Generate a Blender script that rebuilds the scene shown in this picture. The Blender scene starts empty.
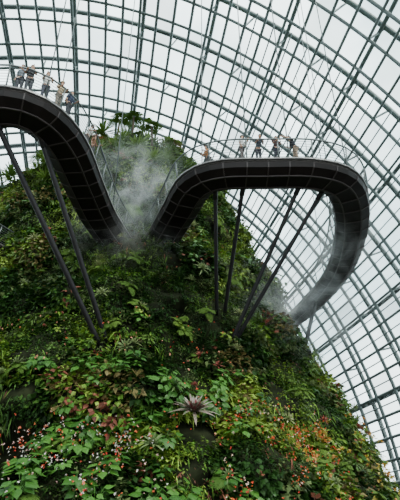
import bpy, math, random, bmesh
import numpy as np
from mathutils import Vector, Matrix, noise
random.seed(7); rng=np.random.default_rng(7)
D=bpy.data; COL=bpy.context.scene.collection
ZC=1.6   # eye height of the camera
# ------------------------------------------------------------------ helpers
def link(o): COL.objects.link(o); return o
def meta(o,label,cat,group=None,kind=None):
    o["label"]=label; o["category"]=cat
    if group: o["group"]=group
    if kind: o["kind"]=kind
    return o
def mesh_obj(name,V,F,mat=None,smooth=True,parent=None):
    me=D.meshes.new(name); me.from_pydata([tuple(v) for v in V],[],F); me.update()
    if smooth: me.polygons.foreach_set('use_smooth',[True]*len(me.polygons))
    o=D.objects.new(name,me)
    if mat: me.materials.append(mat)
    link(o)
    if parent: o.parent=parent
    return o
def empty(name,loc):
    e=D.objects.new(name,None); e.location=loc; e.empty_display_size=.3; return link(e)
def attach(o,p):
    o.parent=p; o.matrix_parent_inverse=Matrix.Translation(-Vector(p.location))
def principled(name,color,rough=.6,metal=0.,noise_scale=None,amount=.3,color2=None,bump=0.,spec=.5):
    m=D.materials.new(name); m.use_nodes=True; nt=m.node_tree; b=nt.nodes['Principled BSDF']
    b.inputs['Base Color'].default_value=(*color,1); b.inputs['Roughness'].default_value=rough
    b.inputs['Metallic'].default_value=metal; b.inputs['Specular IOR Level'].default_value=spec
    if noise_scale:
        tc=nt.nodes.new('ShaderNodeTexCoord'); n=nt.nodes.new('ShaderNodeTexNoise'); n.inputs['Scale'].default_value=noise_scale
        n.inputs['Detail'].default_value=5
        nt.links.new(tc.outputs['Object'],n.inputs['Vector'])
        r=nt.nodes.new('ShaderNodeValToRGB'); c2=color2 or tuple(c*(1-amount) for c in color)
        r.color_ramp.elements[0].color=(*c2,1); r.color_ramp.elements[1].color=(*color,1)
        r.color_ramp.elements[0].position=.35; r.color_ramp.elements[1].position=.65
        nt.links.new(n.outputs['Fac'],r.inputs['Fac']); nt.links.new(r.outputs['Color'],b.inputs['Base Color'])
        if bump:
            bp=nt.nodes.new('ShaderNodeBump'); bp.inputs['Strength'].default_value=bump
            nt.links.new(n.outputs['Fac'],bp.inputs['Height']); nt.links.new(bp.outputs['Normal'],b.inputs['Normal'])
    return m
def tube_geo(pts,r,sides=6,V=None,F=None,r2=None,cap=True):
    V=[] if V is None else V; F=[] if F is None else F
    n=len(pts); base=len(V); pts=[Vector(p) for p in pts]
    ref=None
    for i,p in enumerate(pts):
        t=(pts[min(i+1,n-1)]-pts[max(i-1,0)]).normalized()
        if ref is None: ref=Vector((0,0,1)) if abs(t.z)<.9 else Vector((1,0,0))
        a=t.cross(ref)
        a.normalize(); b=a.cross(t).normalized(); ref=b
        rr=r if r2 is None else r+(r2-r)*i/(n-1)
        for k in range(sides):
            an=2*math.pi*k/sides
            V.append(p+a*(math.cos(an)*rr)+b*(math.sin(an)*rr))
    for i in range(n-1):
        for k in range(sides):
            k2=(k+1)%sides
            F.append((base+i*sides+k,base+i*sides+k2,base+(i+1)*sides+k2,base+(i+1)*sides+k))
    if cap:
        F.append(tuple(base+k for k in range(sides))[::-1]); F.append(tuple(base+(n-1)*sides+k for k in range(sides)))
    return V,F
def tube(name,pts,r,mat,sides=6,r2=None):
    V,F=tube_geo(pts,r,sides,r2=r2); return mesh_obj(name,V,F,mat)
# ------------------------------------------------------------------ materials
M_rock=principled('mossy_rock',(.018,.022,.010),1.,noise_scale=1.2,color2=(.008,.009,.005),bump=.6,spec=.05)
M_steel=principled('painted_steel',(.11,.14,.14),.5,.1,noise_scale=.5,amount=.15)
M_steelL=principled('outer_arch_steel',(.07,.09,.09),.5,.1,noise_scale=.5,amount=.15)
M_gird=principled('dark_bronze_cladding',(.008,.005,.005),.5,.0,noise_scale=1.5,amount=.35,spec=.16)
M_edge=principled('edge_steel',(.14,.13,.13),.4,.2,noise_scale=1.5,amount=.2)
M_rib=principled('dark_rib',(.040,.031,.031),.5,.1,noise_scale=3,amount=.2,spec=.3)
M_deck=principled('deck_plank',(.12,.11,.10),.7,noise_scale=3)
M_strut=principled('strut_steel',(.010,.008,.009),.5,.1,noise_scale=2,amount=.3,spec=.25)
M_rail=principled('rail_steel',(.10,.11,.11),.35,.4,noise_scale=4,amount=.15)
M_wire=principled('wire_steel',(.10,.11,.11),.4,.4,noise_scale=4,amount=.1)
M_floor=principled('floor_paving',(.05,.05,.04),.8,noise_scale=.8,bump=.2)
LS=.95
def leaf_mat(name,c1,c2,rough=.5,trans=.2,attr=False,spec=.4):
    m=D.materials.new(name); m.use_nodes=True; nt=m.node_tree; b=nt.nodes['Principled BSDF']
    b.inputs['Roughness'].default_value=rough; b.inputs['Specular IOR Level'].default_value=spec
    out=nt.nodes['Material Output']
    if attr:
        a=nt.nodes.new('ShaderNodeAttribute'); a.attribute_name='leafcol'; src=a.outputs['Color']
    else:
        oi=nt.nodes.new('ShaderNodeObjectInfo'); tc=nt.nodes.new('ShaderNodeTexCoord'); n=nt.nodes.new('ShaderNodeTexNoise')
        n.inputs['Scale'].default_value=5; nt.links.new(tc.outputs['Object'],n.inputs['Vector'])
        ad=nt.nodes.new('ShaderNodeMath'); ad.operation='MULTIPLY_ADD'; ad.inputs[1].default_value=.7
        nt.links.new(oi.outputs['Random'],ad.inputs[0]); 
        mu=nt.nodes.new('ShaderNodeMath'); mu.operation='MULTIPLY'; mu.inputs[1].default_value=.35
        nt.links.new(n.outputs['Fac'],mu.inputs[0]); nt.links.new(mu.outputs[0],ad.inputs[2])
        mx=nt.nodes.new('ShaderNodeMix'); mx.data_type='RGBA'
        mx.inputs[6].default_value=(c1[0]*LS,c1[1]*LS,c1[2]*LS,1); mx.inputs[7].default_value=(c2[0]*LS,c2[1]*LS,c2[2]*LS,1)
        nt.links.new(ad.outputs[0],mx.inputs[0]); src=mx.outputs[2]
    nt.links.new(src,b.inputs['Base Color'])
    tr=nt.nodes.new('ShaderNodeBsdfTranslucent'); nt.links.new(src,tr.inputs['Color'])
    ms=nt.nodes.new('ShaderNodeMixShader'); ms.inputs[0].default_value=trans
    nt.links.new(b.outputs[0],ms.inputs[1]); nt.links.new(tr.outputs[0],ms.inputs[2]); nt.links.new(ms.outputs[0],out.inputs['Surface'])
    return m
M_leafA=leaf_mat('mixed_leaf',None,None,attr=True,spec=.1)
M_flow=leaf_mat('petals',None,None,attr=True,trans=.25)
M_phil=leaf_mat('philodendron_leaf',(.012,.05,.008),(.065,.17,.022),.4,spec=.2)
M_anth=leaf_mat('anthurium_leaf',(.02,.055,.008),(.10,.175,.024),.45,spec=.18)
M_lime=leaf_mat('lime_leaf',(.11,.20,.02),(.22,.30,.04),.45,spec=.15)
M_fern=leaf_mat('fern_leaf',(.028,.07,.010),(.11,.18,.028),.6,spec=.1)
M_brom=leaf_mat('bromeliad_leaf',(.07,.13,.04),(.20,.21,.09),.5,spec=.2)
M_bromr=leaf_mat('bromeliad_red_leaf',(.15,.03,.025),(.22,.06,.04),.5,spec=.2)
M_rust=leaf_mat('rust_leaf',(.16,.06,.03),(.24,.12,.04),.5,spec=.2)
# ------------------------------------------------------------------ floor
f=mesh_obj('floor',[(-120,-60,0),(120,-60,0),(120,160,0),(-120,160,0)],[(0,1,2,3)],M_floor,False); f["kind"]="structure"; f["label"]="grey paved conservatory floor"
# ------------------------------------------------------------------ mountain
CY=46.
tab=np.array([ # z , cx, rx, ry   (z above eye level)
 [-1.6,-7.5,22.5,26],[5,-7.5,20.0,22.6],[11,-7.5,17.0,18.4],[16,-7.3,15.2,16.0],[19,-7.3,14.7,14.4],[24,-8,13.6,11.6],[29,-9.0,12.5,9.5],[32.5,-9.1,10.6,7.6],[35.2,-8.9,7.9,5.8],[37.0,-8.8,5.2,4.2],[38.2,-8.8,2.9,2.5],[38.8,-8.8,.5,.5]])
ZT=38.8
hollows=[(Vector((-8.9,24.2,3.5+ZC)),1.4,3.0),(Vector((-6.6,23.6,4.3+ZC)),.6,1.5),(Vector((4.2,26.5,7.5+ZC)),.7,1.3),(Vector((-1.5,29.0,12.3+ZC)),.7,1.3)]
NT,NZ=320,200
zs=np.concatenate([np.linspace(-1.6,35,NZ-40),np.linspace(35,ZT,41)[1:]])
th=np.linspace(0,2*math.pi,NT,endpoint=False)
G=np.zeros((NZ,NT,3)); N1=np.zeros((NZ,NT)); N2=np.zeros((NZ,NT)); N3=np.zeros((NZ,NT)); HO=np.zeros((NZ,NT))
for i,z in enumerate(zs):
    cx=np.interp(z,tab[:,0],tab[:,1]); rx=np.interp(z,tab[:,0],tab[:,2]); ry=np.interp(z,tab[:,0],tab[:,3])
    for j,t in enumerate(th):
        c,s=math.cos(t),math.sin(t)
        p=Vector((cx+rx*c,CY+ry*s,z+ZC))
        dsp=1.3*noise.fractal(p*.13,1,2,3)+.9*noise.fractal(p*.5+Vector((9,3,1)),1,2,3)
        dsp+=.4*math.sin(z*1.1+2*noise.noise(p*.15))
        k=min(1,rx/6); h=0
        if s<0:
            for hc,hr,hd in hollows:
                q=math.exp(-((p.x-hc.x)**2+(p.z-hc.z)**2)/hr**2); dsp-=hd*q; h=max(h,q)
        p.x+=c*dsp*k; p.y+=s*dsp*k
        G[i,j]=p; HO[i,j]=h
        N1[i,j]=noise.noise(p*.28+Vector((20,0,0))); N2[i,j]=noise.noise(p*.26+Vector((0,50,7))); N3[i,j]=noise.noise(p*.7+Vector((4,8,70)))
V=G.reshape(-1,3).tolist(); F=[]
for i in range(NZ-1):
    for j in range(NT):
        j2=(j+1)%NT; F.append((i*NT+j,i*NT+j2,(i+1)*NT+j2,(i+1)*NT+j))
V.append([-8.8,CY,ZT+.1+ZC]); F+=[((NZ-1)*NT+j,(NZ-1)*NT+(j+1)%NT,len(V)-1) for j in range(NT)]
mtn=mesh_obj('rock_mountain',V,F,M_rock)
meta(mtn,"tall rocky artificial mountain densely covered with tropical plants","mountain")
dT=np.roll(G,-1,1)-np.roll(G,1,1); dZ=np.gradient(G,axis=0)
NN=np.cross(dT,dZ); NN/=np.linalg.norm(NN,axis=2,keepdims=True)+1e-9
def sample(n,zmin=-1.,zmax=38.7,t0=-math.pi-.35,t1=.35):
    out_i=[];out_j=[]
    m=0
    while m<n:
        z=rng.uniform(zmin,zmax,n); t=rng.uniform(t0,t1,n)
        rx=np.interp(z,tab[:,0],tab[:,2]); ry=np.interp(z,tab[:,0],tab[:,3])
        fi=np.interp(z,zs,np.arange(NZ)); fj=(t%(2*math.pi))/(2*math.pi)*NT
        w=np.sqrt((rx*np.sin(t))**2+(ry*np.cos(t))**2)/26
        w*=np.where(z>30,1.5,1.)
        ii=np.clip(fi.astype(int),0,NZ-1); jj=fj.astype(int)%NT
        P=G[ii,jj]
        d=np.linalg.norm(P-np.array([0,0,ZC]),axis=1)
        w*=(24/d)**.9*(HO[ii,jj]<.35)
        k=rng.uniform(0,1,n)<w
        out_i.append(fi[k]); out_j.append(fj[k]); m+=k.sum()
    fi=np.concatenate(out_i)[:n]; fj=np.concatenate(out_j)[:n]
    i0=np.clip(fi.astype(int),0,NZ-2); j0=fj.astype(int)%NT; a=(fi-i0)[:,None]; b=(fj-fj.astype(int))[:,None]; j1=(j0+1)%NT
    P=G[i0,j0]*(1-a)*(1-b)+G[i0+1,j0]*a*(1-b)+G[i0,j1]*(1-a)*b+G[i0+1,j1]*a*b
    return P,NN[i0,j0],i0,j0
def front(x,z):
    m=(np.abs(G[:,:,2]-(z+ZC))*1.0+np.abs(G[:,:,0]-x)*1.0)+(G[:,:,1]>CY)*99
    k=np.unravel_index(np.argmin(m),m.shape); return Vector(G[k]),Vector(NN[k])
bp_,bn_=front(-.15,4.1)   # spot of the giant bromeliad
bn_=Vector((0,-.75,.66))
def nrm(a): return a/(np.linalg.norm(a,axis=1,keepdims=True)+1e-9)
def leaf_cloud(name,P,N,L,Wd,colr,mat,outw=.75,down=.5,rnd=.8,label=None,cat='foliage'):
    n=len(P); T=np.array([0,0,-1.])-N*(-N[:,2:3]); T=nrm(T)
    A=nrm(N*outw+T*down+rng.normal(0,rnd*.6,(n,3)))
    Fn=nrm(N*.7+np.array([0,0,1.])*.7+rng.normal(0,.45,(n,3)))
    W=nrm(np.cross(A,Fn)); Fn=np.cross(W,A)
    L=L[:,None]; Wd=Wd[:,None]
    b=P; m1=P+A*L*.42+W*Wd-Fn*Wd*.25; m2=P+A*L*.42-W*Wd-Fn*Wd*.25
    tip=P+A*L-np.array([0,0,1.])*L*.22; mid=P+A*L*.45
    VV=np.stack([b,m1,mid,m2,tip],1).reshape(-1,3)
    o=np.arange(n)*5
    idx=np.stack([o,o+1,o+2, o,o+2,o+3, o+1,o+4,o+2, o+2,o+4,o+3],1).reshape(-1)
    me=D.meshes.new(name); me.vertices.add(n*5); me.vertices.foreach_set('co',VV.reshape(-1).astype(np.float32))
    me.loops.add(len(idx)); me.loops.foreach_set('vertex_index',idx.astype(np.int32))
    me.polygons.add(n*4); me.polygons.foreach_set('loop_start',(np.arange(n*4)*3).astype(np.int32))
    me.update(calc_edges=True)
    at=me.color_attributes.new('leafcol','FLOAT_COLOR','POINT')
    cc=np.concatenate([colr,np.ones((n,1))],1); cc=np.repeat(cc,5,axis=0)
    at.data.foreach_set('color',cc.reshape(-1).astype(np.float32))
    me.materials.append(mat); ob=D.objects.new(name,me); link(ob)
    meta(ob,label,cat,kind='stuff'); return ob
pal=np.array([[.012,.034,.006],[.028,.065,.010],[.052,.11,.014],[.09,.155,.020],[.16,.23,.035],[.065,.09,.03],[.12,.095,.035],[.12,.04,.025]])*LS
def colors(i0,j0,n):
    v=(N2[i0,j0]*2.0+.47)*4+rng.normal(0,.85,n)
    idx=np.clip(v,0,4).astype(int)
    r=rng.uniform(0,1,n); idx=np.where((N3[i0,j0]>.28)&(r<.6),5,idx); idx=np.where((N1[i0,j0]>.36)&(r<.45),6,idx); idx=np.where((N3[i0,j0]<-.44)&(r<.4),7,idx)
    return pal[idx]*rng.uniform(.45,1.6,(n,1))
n=420000; P,N,i0,j0=sample(n)
n1=N1[i0,j0]; keep=~((N3[i0,j0]+.5*n1<-.40)&(rng.uniform(0,1,n)<.85))&(np.linalg.norm(P-np.array(bp_),axis=1)>1.2)
P,N,i0,j0,n1=P[keep],N[keep],i0[keep],j0[keep],n1[keep]; n=len(P)
clump=(.3+1.4*np.abs(N3[i0,j0]))*rng.uniform(0,1,n)**.8*.95
P=P+N*clump[:,None]
L=np.where(n1<-.16,rng.uniform(.10,.18,n),np.where(n1<.06,rng.uniform(.15,.26,n),rng.uniform(.22,.40,n)))
W_=L*np.where(n1<.06,.31,.38)
leaf_cloud('shrub_foliage',P,N,L,W_,colors(i0,j0,n),M_leafA,label="dense small-leaved green shrubs and creepers covering the rock face",cat='foliage')
n=22000; P,N,i0,j0=sample(n); k=(N2[i0,j0]*.6-N1[i0,j0]>.14)|(P[:,2]>31); P,N,i0,j0=P[k],N[k],i0[k],j0[k]; n=len(P)
P=P+N*rng.uniform(.3,1.0,(n,1)); L=rng.uniform(.35,.8,n)
leaf_cloud('trailing_foliage',P,N,L,L*.045,colors(i0,j0,n)*1.2,M_leafA,outw=.6,down=.9,rnd=.5,label="long narrow trailing leaves hanging from the planted rock",cat='foliage')
def flowers(name,xr,zr,n,cols,size,label,dens=-.12,lift=(.9,1.5)):
    P,N,i0,j0=sample(90000,zr[0],zr[1],-math.pi*.85,-math.pi*.1)
    k=(P[:,0]>xr[0])&(P[:,0]<xr[1])&(N3[i0,j0]>dens); P,N=P[k][:n],N[k][:n]; n=len(P)
    P=P+N*rng.uniform(*lift,(n,1))
    ci=rng.integers(0,len(cols),n); cc=np.array(cols)[ci]
    PP=np.repeat(P,5,axis=0); cc=np.repeat(cc,5,axis=0)*rng.uniform(.85,1.1,(n*5,1)); NNv=np.repeat(N,5,axis=0)
    L=np.repeat(rng.uniform(size*.7,size*1.3,n),5)
    return leaf_cloud(name,PP,NNv,L,L*.4,cc,M_flow,outw=.45,down=0,rnd=1.3,label=label,cat='flowers')
flowers('white_blossoms',(-9,-2.0),(-.8,4.0),850,[[.55,.5,.46],[.55,.33,.3],[.6,.05,.03],[.55,.5,.46],[.6,.12,.04]],.06,"small white, pink and red blossoms among the leaves",-.35)
flowers('red_blossoms',(.5,7.2),(.2,6.2),560,[[.65,.05,.02],[.65,.14,.03],[.6,.04,.03],[.6,.42,.34]],.065,"small red and orange blossoms among the leaves",-.1)
flowers('yellow_foliage',(4.5,13),(.0,6),150,[[.42,.26,.03],[.35,.28,.05],[.42,.18,.04]],.18,"patches of yellow-orange leaved plants",.05)
flowers('scarlet_blossoms',(-12,1.5),(1.5,12),170,[[.6,.07,.03],[.6,.23,.15]],.07,"scattered scarlet blossoms on the rock face",-.05)
# ------------------------------------------------------------------ plant prototypes
def strip_leaf(V,F,base,d,up,L,W,prof,droop,fold=.2):
    base=Vector(base); d=Vector(d).normalized(); side=d.cross(up)
    if side.length<1e-3: side=Vector((1,0,0))
    side.normalize(); up=side.cross(d).normalized(); o=len(V); n=len(prof)
    for i,w in enumerate(prof):
        t=i/(n-1); c=base+d*(L*t)+Vector((0,0,-1))*(droop*L*t*t)
        V.append(c-side*(W*w)+up*(fold*W*w)); V.append(c); V.append(c+side*(W*w)+up*(fold*W*w))
    for i in range(n-1):
        a=o+i*3; F.append((a,a+1,a+4,a+3)); F.append((a+1,a+2,a+5,a+4))
def sph(az,el): return Vector((math.cos(az)*math.cos(el),math.sin(az)*math.cos(el),math.sin(el)))
heart=[.12,.42,.5,.44,.3,.14,0.01]; lance=[.05,.28,.42,.46,.38,.2,.01]
def proto_phil(name,seed,nl=13,L0=.38,prof=heart,wf=.82,spread=.6):
    random.seed(seed); V=[];F=[]
    for k in range(nl):
        az=k*2.4+random.uniform(-.3,.3); el=random.uniform(.15,1.2); r=random.uniform(.4,1)*spread
        st=sph(az,el)*r; tube_geo([(0,0,0),st*.6,st],.012,4,V,F)
        ld=Vector((math.cos(az),math.sin(az),random.uniform(-.5,.1))); L=random.uniform(.6,1.25)*L0
        strip_leaf(V,F,st,ld,Vector((0,0,1)),L,L*wf,prof,.25,-.15)
    me=D.meshes.new(name); me.from_pydata([tuple(v) for v in V],[],F); me.update(); return me
def proto_fern(seed,nf=10,L0=1.1,name='fern'):
    random.seed(seed); V=[];F=[]
    for k in range(nf):
        az=k*2*math.pi/nf+random.uniform(-.25,.25); el=random.uniform(.35,1.1); L=L0*random.uniform(.75,1.15)
        d=sph(az,el); pts=[]
        for i in range(15):
            t=i/14; pts.append(d*(L*t)+Vector((0,0,-1))*(.75*L*t*t))
        tube_geo(pts[::2],.010,3,V,F)
        side=Vector((-math.sin(az),math.cos(az),0))
        for i in range(2,15):
            t=i/14; w=.26*L*math.sin(math.pi*min(1,t*.9+.1))**.7+.02
            dirn=(pts[i]-pts[i-1]).normalized(); up=side.cross(dirn)
            for s in (-1,1):
                strip_leaf(V,F,pts[i],side*s+dirn*.35,up,w,.032*L,[.5,1,.7,.05],.15,0)
    me=D.meshes.new(name); me.from_pydata([tuple(v) for v in V],[],F); me.update(); return me
def proto_strap(name,seed,nl,L0,W0,el0,el1,droop):
    random.seed(seed); V=[];F=[]
    for k in range(nl):
        az=k*2.39996; f=k/nl; el=el0+(el1-el0)*f+random.uniform(-.08,.08); L=L0*(1-.35*f)*random.uniform(.9,1.1)
        strip_leaf(V,F,sph(az,el)*.05,sph(az,el),Vector((0,0,1)),L,W0,[.7,.9,1,.95,.8,.5,.03],droop*(1-f*.6),.35)
    me=D.meshes.new(name); me.from_pydata([tuple(v) for v in V],[],F); me.update(); return me
def smooth_me(me,mat):
    me.materials.append(mat); me.polygons.foreach_set('use_smooth',[True]*len(me.polygons)); return me
phils=[smooth_me(proto_phil('philodendron',s),M_phil) for s in (1,2,3)]
anths=[smooth_me(proto_phil('anthurium',s,18,.32,lance,.42,.5),M_anth) for s in (21,22,23)]
limes=[smooth_me(proto_phil('lime_philodendron',s,10),M_lime) for s in (11,12)]
ferns=[smooth_me(proto_fern(s),M_fern) for s in (1,2,3)]
broms=[smooth_me(proto_strap('bromeliad',s,22,.75,.05,.2,1.3,.35),M_brom) for s in (1,2)]
bromr=[smooth_me(proto_strap('bromeliad',s,20,.6,.05,.2,1.3,.3),M_bromr) for s in (4,)]
rusts=[smooth_me(proto_strap('cordyline',s,26,.9,.05,.1,1.35,.5),M_rust) for s in (5,)]
spik=[smooth_me(proto_strap('dracaena',s,34,1.1,.04,.0,1.4,.4),M_fern) for s in (6,7)]
def place(name,meshes,n,zr,sc,label,cat,group,xr=(-30,30),lift=.35,cond=None,t0=-math.pi-.1,t1=.1,clear=1.9):
    P,N,i0,j0=sample(n*40 if (xr[0]>-29 or cond is not None) else n*3,zr[0],zr[1],t0,t1)
    c=0
    for a in range(len(P)):
        if c>=n: break
        if not(xr[0]<P[a,0]<xr[1]): continue
        if (Vector(P[a])-bp_).length<clear or HO[i0[a],j0[a]]>.12: continue
        if cond is not None and not cond(P[a],i0[a],j0[a]): continue
        nn=Vector(N[a]); up=(nn*.75+Vector((0,0,.6))).normalized()
        q=up.to_track_quat('Z','Y')
        o=D.objects.new(name,random.choice(meshes)); link(o)
        s=random.uniform(*sc)
        o.matrix_world=Matrix.Translation(Vector(P[a])+nn*lift)@q.to_matrix().to_4x4()@Matrix.Rotation(random.uniform(0,6.28),4,'Z')@Matrix.Scale(s,4)
        meta(o,label,cat,group); c+=1
place('philodendron',phils,180,(-.5,28),(.5,1.05),"philodendron with large glossy green heart-shaped leaves growing on rock","plant","philodendrons on the rock face",cond=lambda p,i,j:N1[i,j]>.0,lift=.55)
place('philodendron',phils,90,(.0,7.5),(.8,1.3),"philodendron with large glossy green heart-shaped leaves growing on rock","plant","philodendrons on the rock face",xr=(-8.5,2.0),lift=.7,cond=lambda p,i,j:N3[i,j]>-.08)
place('anthurium',anths,250,(0,34),(.5,1.1),"anthurium clump with pointed green leaves on the rock face","plant","anthuriums on the rock face",lift=.6,cond=lambda p,i,j:N2[i,j]>-.1)
place('lime_philodendron',limes,60,(3,24),(.4,.75),"philodendron with lime-yellow leaves among darker foliage","plant","lime philodendrons on the rock face",lift=.65,cond=lambda p,i,j:N3[i,j]>.05)
place('fern',ferns,215,(0,36),(.5,1.1),"arching green fern rooted in the planted rock face","fern","ferns on the rock face",lift=.7,cond=lambda p,i,j:N1[i,j]<.2)
place('fern',ferns,80,(29,38.5),(.8,1.5),"large bushy fern on top of the planted mountain","fern","ferns on the mountain top",lift=.6)
place('bromeliad',broms,100,(0,34),(.6,1.1),"pale green strap-leaved bromeliad rosette on the rock","bromeliad","bromeliads on the rock face",lift=.9)
place('red_bromeliad',bromr,26,(1,24),(.4,.8),"dark red bromeliad rosette on the rock","bromeliad","red bromeliads on the rock face",lift=.85)
place('cordyline',rusts,14,(30,38.5),(1.0,1.8),"rust-coloured spiky cordyline on top of the planted mountain","plant","cordylines on the mountain top",lift=.9,xr=(-14,0))
place('dracaena',spik,64,(29,38.6),(1.0,2.3),"spiky green dracaena breaking the top edge of the mountain","plant","dracaenas on the mountain top",lift=1.3)
M_trunk=principled('fern_trunk',(.06,.04,.025),.9,noise_scale=8,bump=.5)
tf=[smooth_me(proto_fern(s,11,2.0,'fronds'),M_fern) for s in (31,32)]
for (x,z,h,s) in [(-9.2,37.0,2.8,.9),(-11.2,36.0,1.8,.8),(-7.2,36.4,2.8,.9),(-5.0,34.8,2.4,.85),(-3.0,32.8,2.6,.85),(-1.2,30.6,2.2,.8),(.6,28.4,2.0,.75),(-13.4,35.0,2.0,.75),(-16.5,32.5,2.2,.8)]:
    p,nn=front(x,z); e=empty('tree_fern',p); meta(e,"tree fern with short dark trunk and spreading fronds on the summit","fern","tree ferns on the mountain top")
    q=Vector((random.uniform(-.3,.3),-.3,h+.5)); t=tube('trunk',[(0,0,-.4),q*.5+Vector((.05,0,0)),q],.14,M_trunk,8,r2=.09); t.parent=e
    fo=D.objects.new('fronds',random.choice(tf)); link(fo); fo.parent=e; fo.location=q; fo.scale=(s,)*3; fo.rotation_euler=(0,0,random.uniform(0,6))
e=empty('giant_bromeliad',bp_+bn_*1.45); meta(e,"giant bromeliad with long arching green-mauve leaves and dark red heart","bromeliad")
e.rotation_euler=Vector((0,-.5,.85)).to_track_quat('Z','Y').to_euler()
M_mauve=principled('green_mauve_leaf',(.20,.13,.12),.5,noise_scale=4,color2=(.07,.09,.045),spec=.25); M_maroon=principled('maroon_leaf',(.15,.03,.035),.4,noise_scale=6,spec=.2)
M_strp=principled('grey_leaf',(.26,.24,.20),.5,noise_scale=6,spec=.2)
a=D.objects.new('outer_leaves',smooth_me(proto_strap('outer_leaves',9,30,1.3,.085,.15,1.1,.3),M_mauve)); link(a); a.parent=e
a=D.objects.new('middle_leaves',smooth_me(proto_strap('middle_leaves',12,12,1.15,.06,.5,1.2,.2),M_strp)); link(a); a.parent=e; a.rotation_euler=(0,0,.5)
a=D.objects.new('inner_leaves',smooth_me(proto_strap('inner_leaves',10,16,.75,.09,.6,1.3,.1),M_maroon)); link(a); a.parent=e
# ------------------------------------------------------------------ skywalks
def catmull(pts,step=.6):
    pts=[Vector(p) for p in pts]; P=[pts[0]*2-pts[1]]+pts+[pts[-1]*2-pts[-2]]; out=[]
    for i in range(1,len(P)-2):
        for k in range(60):
            t=k/60; a,b,c,d=P[i-1],P[i],P[i+1],P[i+2]
            out.append(.5*((2*b)+(c-a)*t+(2*a-5*b+4*c-d)*t*t+(3*b-a-3*c+d)*t**3))
    out.append(pts[-1]); res=[out[0]]; acc=0
    for a,b in zip(out,out[1:]):
        acc+=(b-a).length
        if acc>=step: res.append(b); acc=0
    return res
def frames(path,taper):
    fr=[]; n=len(path)
    for i,p in enumerate(path):
        t=(path[min(i+1,n-1)]-path[max(i-1,0)]); t.z=0; t.normalize()
        f=i/(n-1); k=1-(1-taper)*max(0,min(1,(f-.55)/.35))
        fr.append((p,t,Vector((t.y,-t.x,0))*k))
    return fr
ZW=19+ZC
def sweep(name,fr,sec,mat,smooth=False,closed=True):
    V=[];F=[];m=len(sec)
    for p,t,s in fr:
        for u,w in sec: V.append(p+s*u+Vector((0,0,w)))
    for i in range(len(fr)-1):
        for k in range(m if closed else m-1):
            k2=(k+1)%m; F.append((i*m+k,(i+1)*m+k,(i+1)*m+k2,i*m+k2))
    if closed: F.append(tuple(range(m))); F.append(tuple((len(fr)-1)*m+k for k in range(m))[::-1])
    return mesh_obj(name,V,F,mat,smooth)
def skywalk(pts,label,struts,hangers,W=1.12,taper=1.):
    path=catmull([(x,y,ZW) for x,y in pts]); fr=frames(path,taper); mid=path[len(path)//2]
    root=empty('skywalk',(mid.x,mid.y,ZW)); meta(root,label,'walkway')
    parts=[]
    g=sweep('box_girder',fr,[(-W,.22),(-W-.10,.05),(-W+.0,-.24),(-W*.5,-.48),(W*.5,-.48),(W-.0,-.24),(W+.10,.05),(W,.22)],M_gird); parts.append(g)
    parts.append(sweep('deck',fr,[(-W+.02,.222),(-W+.02,.32),(W-.02,.32),(W-.02,.222)],M_deck))
    for s in (-1,1):
        parts.append(sweep('edge_trim',fr,[(s*W-.05,.27),(s*W+.14,.27),(s*W+.14,.36),(s*W-.05,.36)],M_edge))
        parts.append(sweep('bottom_flange',fr,[(s*W*.5-.04,-.54),(s*W*.5+.04,-.54),(s*W*.5+.04,-.47),(s*W*.5-.04,-.47)],M_rib))
    V=[];F=[]
    for i in range(0,len(fr)-1,2):
        p,t,s=fr[i]; sec=[(-W-.13,.05),(-W-.03,-.27),(-W*.5,-.53),(W*.5,-.53),(W+.03,-.27),(W+.13,.05)]; o=len(V)
        for u,w in sec:
            V.append(p+s*u+Vector((0,0,w))-t*.035); V.append(p+s*u+Vector((0,0,w))+t*.035)
            V.append(p+s*u*.96+Vector((0,0,w+.07))-t*.035); V.append(p+s*u*.96+Vector((0,0,w+.07))+t*.035)
        for k in range(len(sec)-1):
            a=o+k*4; b=a+4; F+= [(a,a+1,b+1,b),(a,b,b+2,a+2),(a+1,a+3,b+3,b+1),(a+2,b+2,b+3,a+3)]
    r=mesh_obj('cladding_rib',V,F,M_rib,False); r["kind"]="stuff"; parts.append(r)
    lean=.18; H=1.4
    for s in (-1,1):
        line=[p+sd*(s*(W+.02+lean))+Vector((0,0,.32+H)) for p,t,sd in fr]
        parts.append(tube('handrail',line,.055,M_rail,6))
        for q in range(1,8):
            f=q/8; parts.append(tube('railing_wire',[p+sd*(s*(W+.02+lean*f))+Vector((0,0,.32+H*f)) for p,t,sd in fr],.017,M_wire,3))
        for i in range(1,len(fr)-1,3):
            p,t,sd=fr[i]; b=p+sd*(s*(W+.02))+Vector((0,0,.3)); tp=p+sd*(s*(W+.02+lean))+Vector((0,0,.34+H))
            parts.append(tube('railing_post',[b,(b+tp)/2,tp],.045,M_rail,5))
    for a,b,rad in struts:
        a=Vector(a)+Vector((0,0,ZC)); b=Vector(b)+Vector((0,0,ZC))
        d=(b-a).normalized(); parts.append(tube('support_strut',[a,a+(b-a)*.05,b-(b-a)*.05,b],rad,M_strut,12))
        V,F=tube_geo([b-d*.6,b-d*.1,b],rad*1.25,10); parts.append(mesh_obj('strut_collar',V,F,M_strut))
    for fq,s,top in hangers:
        p,t,sd=fr[int(fq*(len(fr)-1))]; b=p+sd*(s*W)+Vector((0,0,.3)); parts.append(tube('suspension_cable',[b,(b.x,b.y,top)],.038,M_wire,5))
    for q in parts: attach(q,root)
    return fr,root
R=[(-4.6,34.5),(-2.97,31.9),(-1.34,27.8),(-.3,25.1),(1.2,24.05),(3.93,23.9),(6.8,23.95),(8.8,24.9),(10.1,27.5),(11.0,31.4),(11.4,36.5),(10.7,42.1),(9.5,46.8),(7.0,51)]
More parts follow.
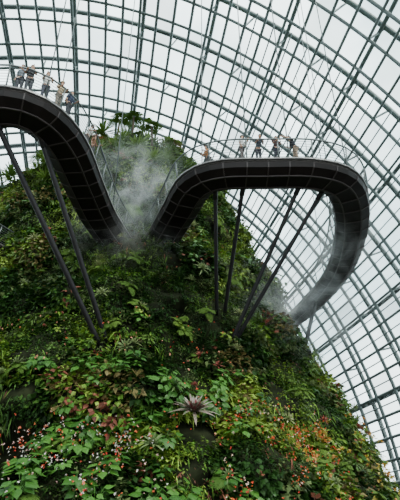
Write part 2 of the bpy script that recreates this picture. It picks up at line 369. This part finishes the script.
Lp=[(-14,37),(-17.5,30),(-17.5,25),(-15.3,21),(-12.5,18.9),(-10.2,18.5),(-8.9,18.8),(-8.0,19.9),(-7.5,21.8),(-7.3,24.8),(-6.98,28.5),(-6.3,31.9),(-5.8,34.5)]
def foot(x,z):
    p,n=front(x,z); return (p.x,p.y,p.z-ZC)
frR,rootR=skywalk(R,"curved dark steel aerial walkway looping out from the mountain",
 [(foot(1.0,12.6),(.95,25.0,18.75),.12),(foot(1.6,12.6),(2.65,24.6,18.75),.13),(foot(1.9,10.2),(6.1,24.6,18.75),.13),(foot(2.2,10.4),(7.6,25.2,18.75),.13),((8.9,42.5,13.5),(10.5,41.6,18.75),.18)],
 [(.2,-1,54),(.3,1,54),(.36,1,54),(.42,1,54),(.52,-1,54),(.6,-1,52),(.8,1,50)],1.08,.8)
frL,rootL=skywalk(Lp,"dark steel aerial walkway curving back into the planted mountain",
 [(foot(-5.3,9.0),(-10.6,19.0,18.75),.15),(foot(-5.1,9.3),(-8.6,20.3,18.75),.14)],
 [(.4,1,52),(.5,1,52),(.62,1,52),(.7,-1,52),(.85,1,52)])
# ------------------------------------------------------------------ people
def skin_mesh(name,verts,edges,radii,root,mat,sub=1):
    me=D.meshes.new(name); me.from_pydata([tuple(v) for v in verts],edges,[]); o=D.objects.new(name,me); link(o)
    md=o.modifiers.new('s','SKIN'); md.use_smooth_shade=True
    for i,r in enumerate(radii):
        me.skin_vertices[0].data[i].radius=(r,r) if not isinstance(r,tuple) else r
        me.skin_vertices[0].data[i].use_root=(i==root)
    sb=o.modifiers.new('d','SUBSURF'); sb.levels=sub; sb.render_levels=sub
    dg=bpy.context.evaluated_depsgraph_get(); nm=D.meshes.new_from_object(o.evaluated_get(dg)); nm.name=name
    D.objects.remove(o); D.meshes.remove(me); nm.materials.clear(); nm.materials.append(mat)
    no=D.objects.new(name,nm); link(no); return no
M_skin=principled('skin',(.36,.19,.12),.5,noise_scale=20,amount=.08)
M_hair=principled('hair',(.012,.009,.008),.5,noise_scale=30,amount=.3)
M_shoe=principled('shoe',(.05,.05,.055),.6,noise_scale=20,amount=.2)
M_eye=principled('eye',(.02,.015,.01),.2,noise_scale=20,amount=.1)
M_lip=principled('lip',(.35,.12,.10),.5,noise_scale=20,amount=.1)
cloth={}
def cm(c):
    k=tuple(c)
    if k not in cloth: cloth[k]=principled('cloth',c,.85,noise_scale=15,amount=.15,spec=.2)
    return cloth[k]
def ico(name,r,scale,loc,mat,sub=2,cut=None):
    bm=bmesh.new(); bmesh.ops.create_icosphere(bm,subdivisions=sub,radius=r)
    for v in bm.verts: v.co=Vector((v.co.x*scale[0],v.co.y*scale[1],v.co.z*scale[2]))
    if cut: 
        dl=[v for v in bm.verts if cut(v.co)]; bmesh.ops.delete(bm,geom=dl,context='VERTS')
    for v in bm.verts: v.co+=Vector(loc)
    me=D.meshes.new(name); bm.to_mesh(me); bm.free(); me.materials.append(mat); me.polygons.foreach_set('use_smooth',[True]*len(me.polygons))
    o=D.objects.new(name,me); link(o); return o
def person(loc,yaw,label,shirt,trous,armL='rail',armR='rail',lean=.0,scale=1.,hat=None,long_hair=False,bag=None,skirt=False):
    root=empty('person',loc); root.rotation_euler=(0,0,yaw); root.scale=(scale*1.12,)*3
    meta(root,label,'person','visitors on the walkways')
    def L(p):
        x,y,z=p; h=max(0,z-.93); return Vector((x,y+h*math.sin(lean),.93+h*math.cos(lean) if z>.93 else z))
    V=[];E=[];Rr=[]
    def add(p,r,par=None):
        V.append(L(p)); Rr.append(r); 
        if par is not None: E.append((par,len(V)-1))
        return len(V)-1
    pel=add((0,0,.95),(.135,.10)); wa=add((0,0,1.1),(.115,.085),pel); ch=add((0,0,1.3),(.14,.10),wa); sh=add((0,0,1.42),(.09,.075),ch)
    nk=add((0,.01,1.5),.052,sh); jw=add((0,.03,1.57),(.062,.07),nk); hd=add((0,.02,1.65),(.075,.092),jw); tp=add((0,.01,1.72),(.06,.07),hd)
    clothing={'shirtV':[(0,0,.93),(0,0,1.1),(0,0,1.3),(0,0,1.43)],'arms':[]}
    for s in (-1,1):
        hip=add((s*.09,0,.88),.095,pel); kn=add((s*.10,.02+.02*s,.5),.062,hip); an=add((s*.10,-.01+.03*s,.09),.042,kn); add((s*.115,.13+.03*s,.035),(.042,.03),an)
        kind=armL if s<0 else armR
        S=(s*.175,0,1.40)
        if kind=='rail': el=(s*.24,.10,1.16); wr=(s*.17,.34,1.16); hdir=Vector((-s*.2,1,-.25))
        elif kind=='down': el=(s*.23,-.03,1.13); wr=(s*.24,.05,.88); hdir=Vector((0,.15,-1))
        elif kind=='point': el=(s*.25,.22,1.42); wr=(s*.22,.46,1.52); hdir=Vector((0,1,.3))
        elif kind=='phone': el=(s*.22,.12,1.18); wr=(s*.08,.30,1.40); hdir=Vector((-s*.2,.3,1))
        elif kind=='up': el=(s*.30,.12,1.55); wr=(s*.22,.22,1.80); hdir=Vector((-s*.1,.3,1))
        a=add(S,.062,sh); b=add(el,.042,a); c=add(wr,.028,b)
        hd_=hdir.normalized(); palm=Vector(wr)+hd_*.05; pm=add(tuple(palm),(.036,.018),c); kn2=add(tuple(Vector(wr)+hd_*.085),(.038,.016),pm)
        sidev=hd_.cross(Vector((0,0,1)) if abs(hd_.z)<.8 else Vector((1,0,0))).normalized(); curl=sidev.cross(hd_).normalized()*(-1)
        for q,(off,ln) in enumerate([(-.03,.060),(-.01,.075),(.01,.07),(.03,.055)]):
            b0=Vector(wr)+hd_*.09+sidev*off; k1=add(tuple(b0+hd_*ln*.5),.009,kn2); add(tuple(b0+hd_*ln*.85+curl*ln*.4),.008,k1)
        tb=add(tuple(palm-sidev*s*.045+hd_*.01),.011,pm); add(tuple(palm-sidev*s*.06+hd_*.045+curl*.01),.009,tb)
        clothing['arms'].append((S,el,wr))
    ch_=[]
    ch_.append(skin_mesh('body',V,E,Rr,0,M_skin,1))
    V=[L(p) for p in clothing['shirtV']]; E=[(0,1),(1,2),(2,3)]; Rr=[(.155,.125),(.145,.115),(.165,.125),(.10,.085)]
    for S,el,wr in clothing['arms']:
        o=len(V); V+= [L(S),L(tuple((Vector(S)+Vector(el))/2)),L(el)]; E+=[(3,o),(o,o+1),(o+1,o+2)]; Rr+=[.08,.066,.056]
    ch_.append(skin_mesh('shirt',V,E,Rr,0,cm(shirt),1))
    V=[(0,0,.96)]; E=[]; Rr=[(.15,.12)]
    for s in (-1,1):
        o=len(V); V+=[(s*.09,0,.86),(s*.10,.02+.02*s,.5),(s*.10,-.01+.03*s,.13 if not skirt else .45)]; E+=[(0,o),(o,o+1),(o+1,o+2)]; Rr+=[.115,.082,.068]
    ch_.append(skin_mesh('trousers',V,E,Rr,0,cm(trous),1))
    for s in (-1,1):
        ch_.append(skin_mesh('shoe',[(s*.10,-.04+.03*s,.06),(s*.105,.04+.03*s,.05),(s*.115,.15+.03*s,.04)],[(0,1),(1,2)],[(.052,.05),(.055,.045),(.045,.032)],1,M_shoe,1))
    hc=L((0,.015,1.66))
    ch_.append(ico('hair',.105,(.88,1.02,1.0),hc+Vector((0,-.012,.018)),M_hair,3,cut=(lambda c:c.y>.02 and c.z<.03) if not long_hair else (lambda c:c.y>.03 and c.z<.03)))
    if long_hair: ch_.append(skin_mesh('hair',[hc+Vector((0,-.06,.02)),hc+Vector((0,-.085,-.12)),hc+Vector((0,-.08,-.27))],[(0,1),(1,2)],[(.08,.05),(.085,.04),(.05,.03)],0,M_hair,1))
    ch_.append(ico('nose',.014,(.8,1.2,1.5),hc+Vector((0,.094,-.015)),M_skin,1))
    ch_.append(ico('mouth',.02,(1.2,.4,.35),hc+Vector((0,.086,-.055)),M_lip,1))
    for s in (-1,1):
        ch_.append(ico('eye',.011,(1.2,.6,.8),hc+Vector((s*.032,.084,.008)),M_eye,1))
        ch_.append(ico('ear',.024,(.4,.8,1.2),hc+Vector((s*.08,0,-.005)),M_skin,1))
    if hat: ch_.append(ico('hat',.115,(.95,1.1,.9),hc+Vector((0,0,.035)),cm(hat),2,cut=lambda c:c.z<-.01))
    if bag: ch_.append(skin_mesh('backpack',[L((0,-.19,1.12)),L((0,-.19,1.36))],[(0,1)],[(.13,.08),(.12,.07)],0,cm(bag),2))
    for o in ch_: o.parent=root
    return root
DT=ZW+.32
W1=(.7,.69,.67)
person((.5,23.9,DT),2.2,"person with bare head in a tan top leaning on the railing",(.35,.15,.06),(.1,.09,.09),'rail','rail',.2)
person((2.5,23.05,DT),-2.0,"person in a white shirt and grey trousers standing sideways",W1,(.12,.10,.10),'phone','down',.05,1.05)
person((3.5,23.1,DT),3.3,"person in a dark grey top leaning low on the railing",(.05,.06,.08),(.04,.04,.05),'rail','rail',.75,.98)
person((4.6,23.05,DT),-2.8,"person in dark patterned clothes, hand near the face",(.06,.03,.03),(.03,.03,.045),'phone','rail',.05,1.0,long_hair=True)
person((5.75,23.1,DT),1.7,"person in black top and pale shorts, bending and pointing",(.02,.02,.03),(.32,.23,.17),'point','rail',.35,1.05)
person((-9.15,17.75,DT),3.0,"person in a grey shirt standing at the railing",(.15,.17,.2),(.05,.05,.06),'rail','down',.05)
person((-8.7,17.8,DT),3.5,"person in a black top standing at the railing",(.02,.02,.025),(.05,.05,.06),'phone','rail',.1,long_hair=True)
person((-8.0,18.25,DT),3.6,"person in a white shirt holding a phone at the railing",W1,(.06,.06,.08),'rail','phone',.1)
person((-7.45,18.85,DT),4.0,"person in a pale cap and beige shirt at the railing",(.45,.36,.24),(.2,.17,.14),'rail','rail',.1,hat=(.55,.48,.34))
person((-7.1,19.5,DT),4.4,"person in a dark blue top with a rucksack",(.03,.04,.08),(.05,.05,.06),'rail','down',.1,bag=(.25,.12,.05))
person((-6.6,22.0,DT),4.6,"person in a white top leaning over the railing",W1,(.1,.09,.09),'rail','rail',.3)
person((-6.45,22.9,DT),4.6,"person in a brown top beside the railing",(.22,.1,.05),(.1,.09,.09),'rail','down',.1)
# ------------------------------------------------------------------ glass dome
yaw=math.radians(-9); ax=Vector((math.sin(yaw),math.cos(yaw),0)); la=Vector((ax.y,-ax.x,0)); C=Vector((-14,30,ZC))
RX,RY,RZ=44,62,54
def dome(phi,t,off=0): return C+ax*((RY+off)*math.sin(phi))+(la*((RX+off)*math.cos(t))+Vector((0,0,(RZ+off)*math.sin(t))))*math.cos(phi)
tn=0
def trim(pts,r,mat,label,sides=4):
    global tn; tn+=1
    o=tube(f'trim_{tn}',pts,r,mat,sides); o["kind"]="structure"; o["label"]=label
PH=np.radians(np.linspace(-42,84,44)); TH=np.radians(np.linspace(1,179,69))
for a in PH: trim([dome(a,t) for t in np.radians(np.linspace(0,180,73))],.22,M_steel,"curved grey steel arch of the glass roof")
for t in TH: trim([dome(a,t) for a in np.radians(np.linspace(-42,84,60))],.17,M_steel,"grey steel purlin of the glass roof")
for t in (TH[:24]+TH[1:25])/2: trim([dome(a,t,.1) for a in np.radians(np.linspace(0,84,40))],.08,M_steel,"thin glazing bar of the glass roof")
for t in TH[2::4]: trim([dome(a,t,2.4) for a in np.radians(np.linspace(-42,84,60))],.24,M_steelL,"outer steel purlin above the glass roof",6)
for q,a in enumerate(PH[1::2]):
    trim([dome(a,t,2.8) for t in np.radians(np.linspace(0,180,73))],.28,M_steelL,"outer steel rib above the glass roof",8)
    trim([dome(a+.012,t,4.0) for t in np.radians(np.linspace(0,180,73))],.18,M_steelL,"outer steel rib above the glass roof",6)
    V=[];F=[]
    for t0 in TH[::2]:
        tube_geo([dome(a,t0,0),dome(a+.012,t0,4.0)],.12,4,V,F,cap=False)
    tn+=1; o=mesh_obj(f'trim_{tn}',V,F,M_steelL); o["kind"]="structure"; o["label"]="row of steel stays between glass roof and outer rib"
V=[];F=[];nP,nT=len(PH),len(TH)
for a in PH:
    for t in TH: V.append(dome(a,t,.26))
for i in range(nP-1):
    for j in range(nT-1): F.append((i*nT+j,i*nT+j+1,(i+1)*nT+j+1,(i+1)*nT+j))
m=D.materials.new('roof_glass'); m.use_nodes=True; nt=m.node_tree; nt.nodes.clear()
out=nt.nodes.new('ShaderNodeOutputMaterial'); tr=nt.nodes.new('ShaderNodeBsdfTransparent'); at=nt.nodes.new('ShaderNodeAttribute'); at.attribute_name='panetint'
nt.links.new(at.outputs['Color'],tr.inputs[0])
gl=nt.nodes.new('ShaderNodeBsdfGlossy'); gl.inputs['Roughness'].default_value=.15; gl.inputs[0].default_value=(.9,.95,.95,1)
mx=nt.nodes.new('ShaderNodeMixShader'); mx.inputs[0].default_value=.05
nt.links.new(tr.outputs[0],mx.inputs[1]); nt.links.new(gl.outputs[0],mx.inputs[2]); nt.links.new(mx.outputs[0],out.inputs[0])
o=mesh_obj('ceiling',V,F,m,False); o["kind"]="structure"; o["label"]="clear curved glass roof of the conservatory"
ca=o.data.color_attributes.new('panetint','FLOAT_COLOR','CORNER')
v=np.clip(rng.normal(.88,.09,len(F)),.62,1.0); v=np.where(rng.uniform(0,1,len(F))<.07,.6,v)
cc=np.stack([v*.94,v,v*1.0,np.ones(len(F))],1); cc=np.repeat(cc,4,axis=0)
ca.data.foreach_set('color',cc.reshape(-1).astype(np.float32))
# ------------------------------------------------------------------ mist
def mist(loc,sc,dens,label,ns=2.2):
    m=D.materials.new('mist'); m.use_nodes=True; nt=m.node_tree; nt.nodes.clear()
    out=nt.nodes.new('ShaderNodeOutputMaterial'); v=nt.nodes.new('ShaderNodeVolumePrincipled'); v.inputs['Color'].default_value=(.99,.995,.995,1)
    v.inputs['Anisotropy'].default_value=.3
    tc=nt.nodes.new('ShaderNodeTexCoord'); ln=nt.nodes.new('ShaderNodeVectorMath'); ln.operation='LENGTH'
    nt.links.new(tc.outputs['Object'],ln.inputs[0])
    mr=nt.nodes.new('ShaderNodeMapRange'); mr.inputs[1].default_value=1; mr.inputs[2].default_value=.0; mr.inputs[3].default_value=0; mr.inputs[4].default_value=1
    nt.links.new(ln.outputs['Value'],mr.inputs[0])
    no=nt.nodes.new('ShaderNodeTexNoise'); no.inputs['Scale'].default_value=ns; no.inputs['Detail'].default_value=5; no.inputs['Distortion'].default_value=1.2; nt.links.new(tc.outputs['Object'],no.inputs['Vector'])
    m2=nt.nodes.new('ShaderNodeMapRange'); m2.inputs[1].default_value=.46; m2.inputs[2].default_value=.7; nt.links.new(no.outputs['Fac'],m2.inputs[0])
    mu=nt.nodes.new('ShaderNodeMath'); mu.operation='MULTIPLY'; nt.links.new(mr.outputs[0],mu.inputs[0]); nt.links.new(m2.outputs[0],mu.inputs[1])
    mm=nt.nodes.new('ShaderNodeMath'); mm.operation='MULTIPLY'; mm.inputs[1].default_value=dens; nt.links.new(mu.outputs[0],mm.inputs[0])
    nt.links.new(mm.outputs[0],v.inputs['Density']); nt.links.new(v.outputs[0],out.inputs['Volume'])
    o=ico('mist_cloud',1,(1,1,1),(0,0,0),m,3); o.location=loc; o.scale=sc; meta(o,label,'mist',kind='stuff')
mist((-4.8,29.8,23.0),(5.0,2.6,7.0),.48,"white mist drifting where the walkways meet the mountain",3.0)
mist((9.6,31,20.2),(3.6,5,3.0),.26,"thin white mist drifting around the curved walkway")
mist((6.0,35,16.5),(7,4,4.5),.4,"thin haze of mist by the mountain flank")
# ------------------------------------------------------------------ light
w=D.worlds.new('World'); bpy.context.scene.world=w; w.use_nodes=True; nt=w.node_tree; bg=nt.nodes['Background']
tc=nt.nodes.new('ShaderNodeTexCoord'); n=nt.nodes.new('ShaderNodeTexNoise'); n.inputs['Scale'].default_value=3.2; n.inputs['Detail'].default_value=6
nt.links.new(tc.outputs['Generated'],n.inputs['Vector']); r=nt.nodes.new('ShaderNodeValToRGB')
r.color_ramp.elements[0].position=.40; r.color_ramp.elements[0].color=(.48,.61,.64,1); r.color_ramp.elements[1].position=.60; r.color_ramp.elements[1].color=(.96,1.05,1.05,1)
nt.links.new(n.outputs['Fac'],r.inputs['Fac']); nt.links.new(r.outputs['Color'],bg.inputs['Color']); bg.inputs['Strength'].default_value=5.0
s=D.lights.new('sun','SUN'); s.energy=8.0; s.angle=.35; s.color=(1,.97,.88); so=D.objects.new('sun',s); so.rotation_euler=(math.radians(30),math.radians(24),0); link(so)
# ------------------------------------------------------------------ camera
cam=D.cameras.new('camera'); co=D.objects.new('camera',cam); link(co); co.location=(0,0,ZC); co.rotation_euler=(math.radians(120),0,0)
cam.sensor_fit='VERTICAL'; cam.sensor_height=24; cam.lens=24.0; cam.clip_end=500
bpy.context.scene.camera=co
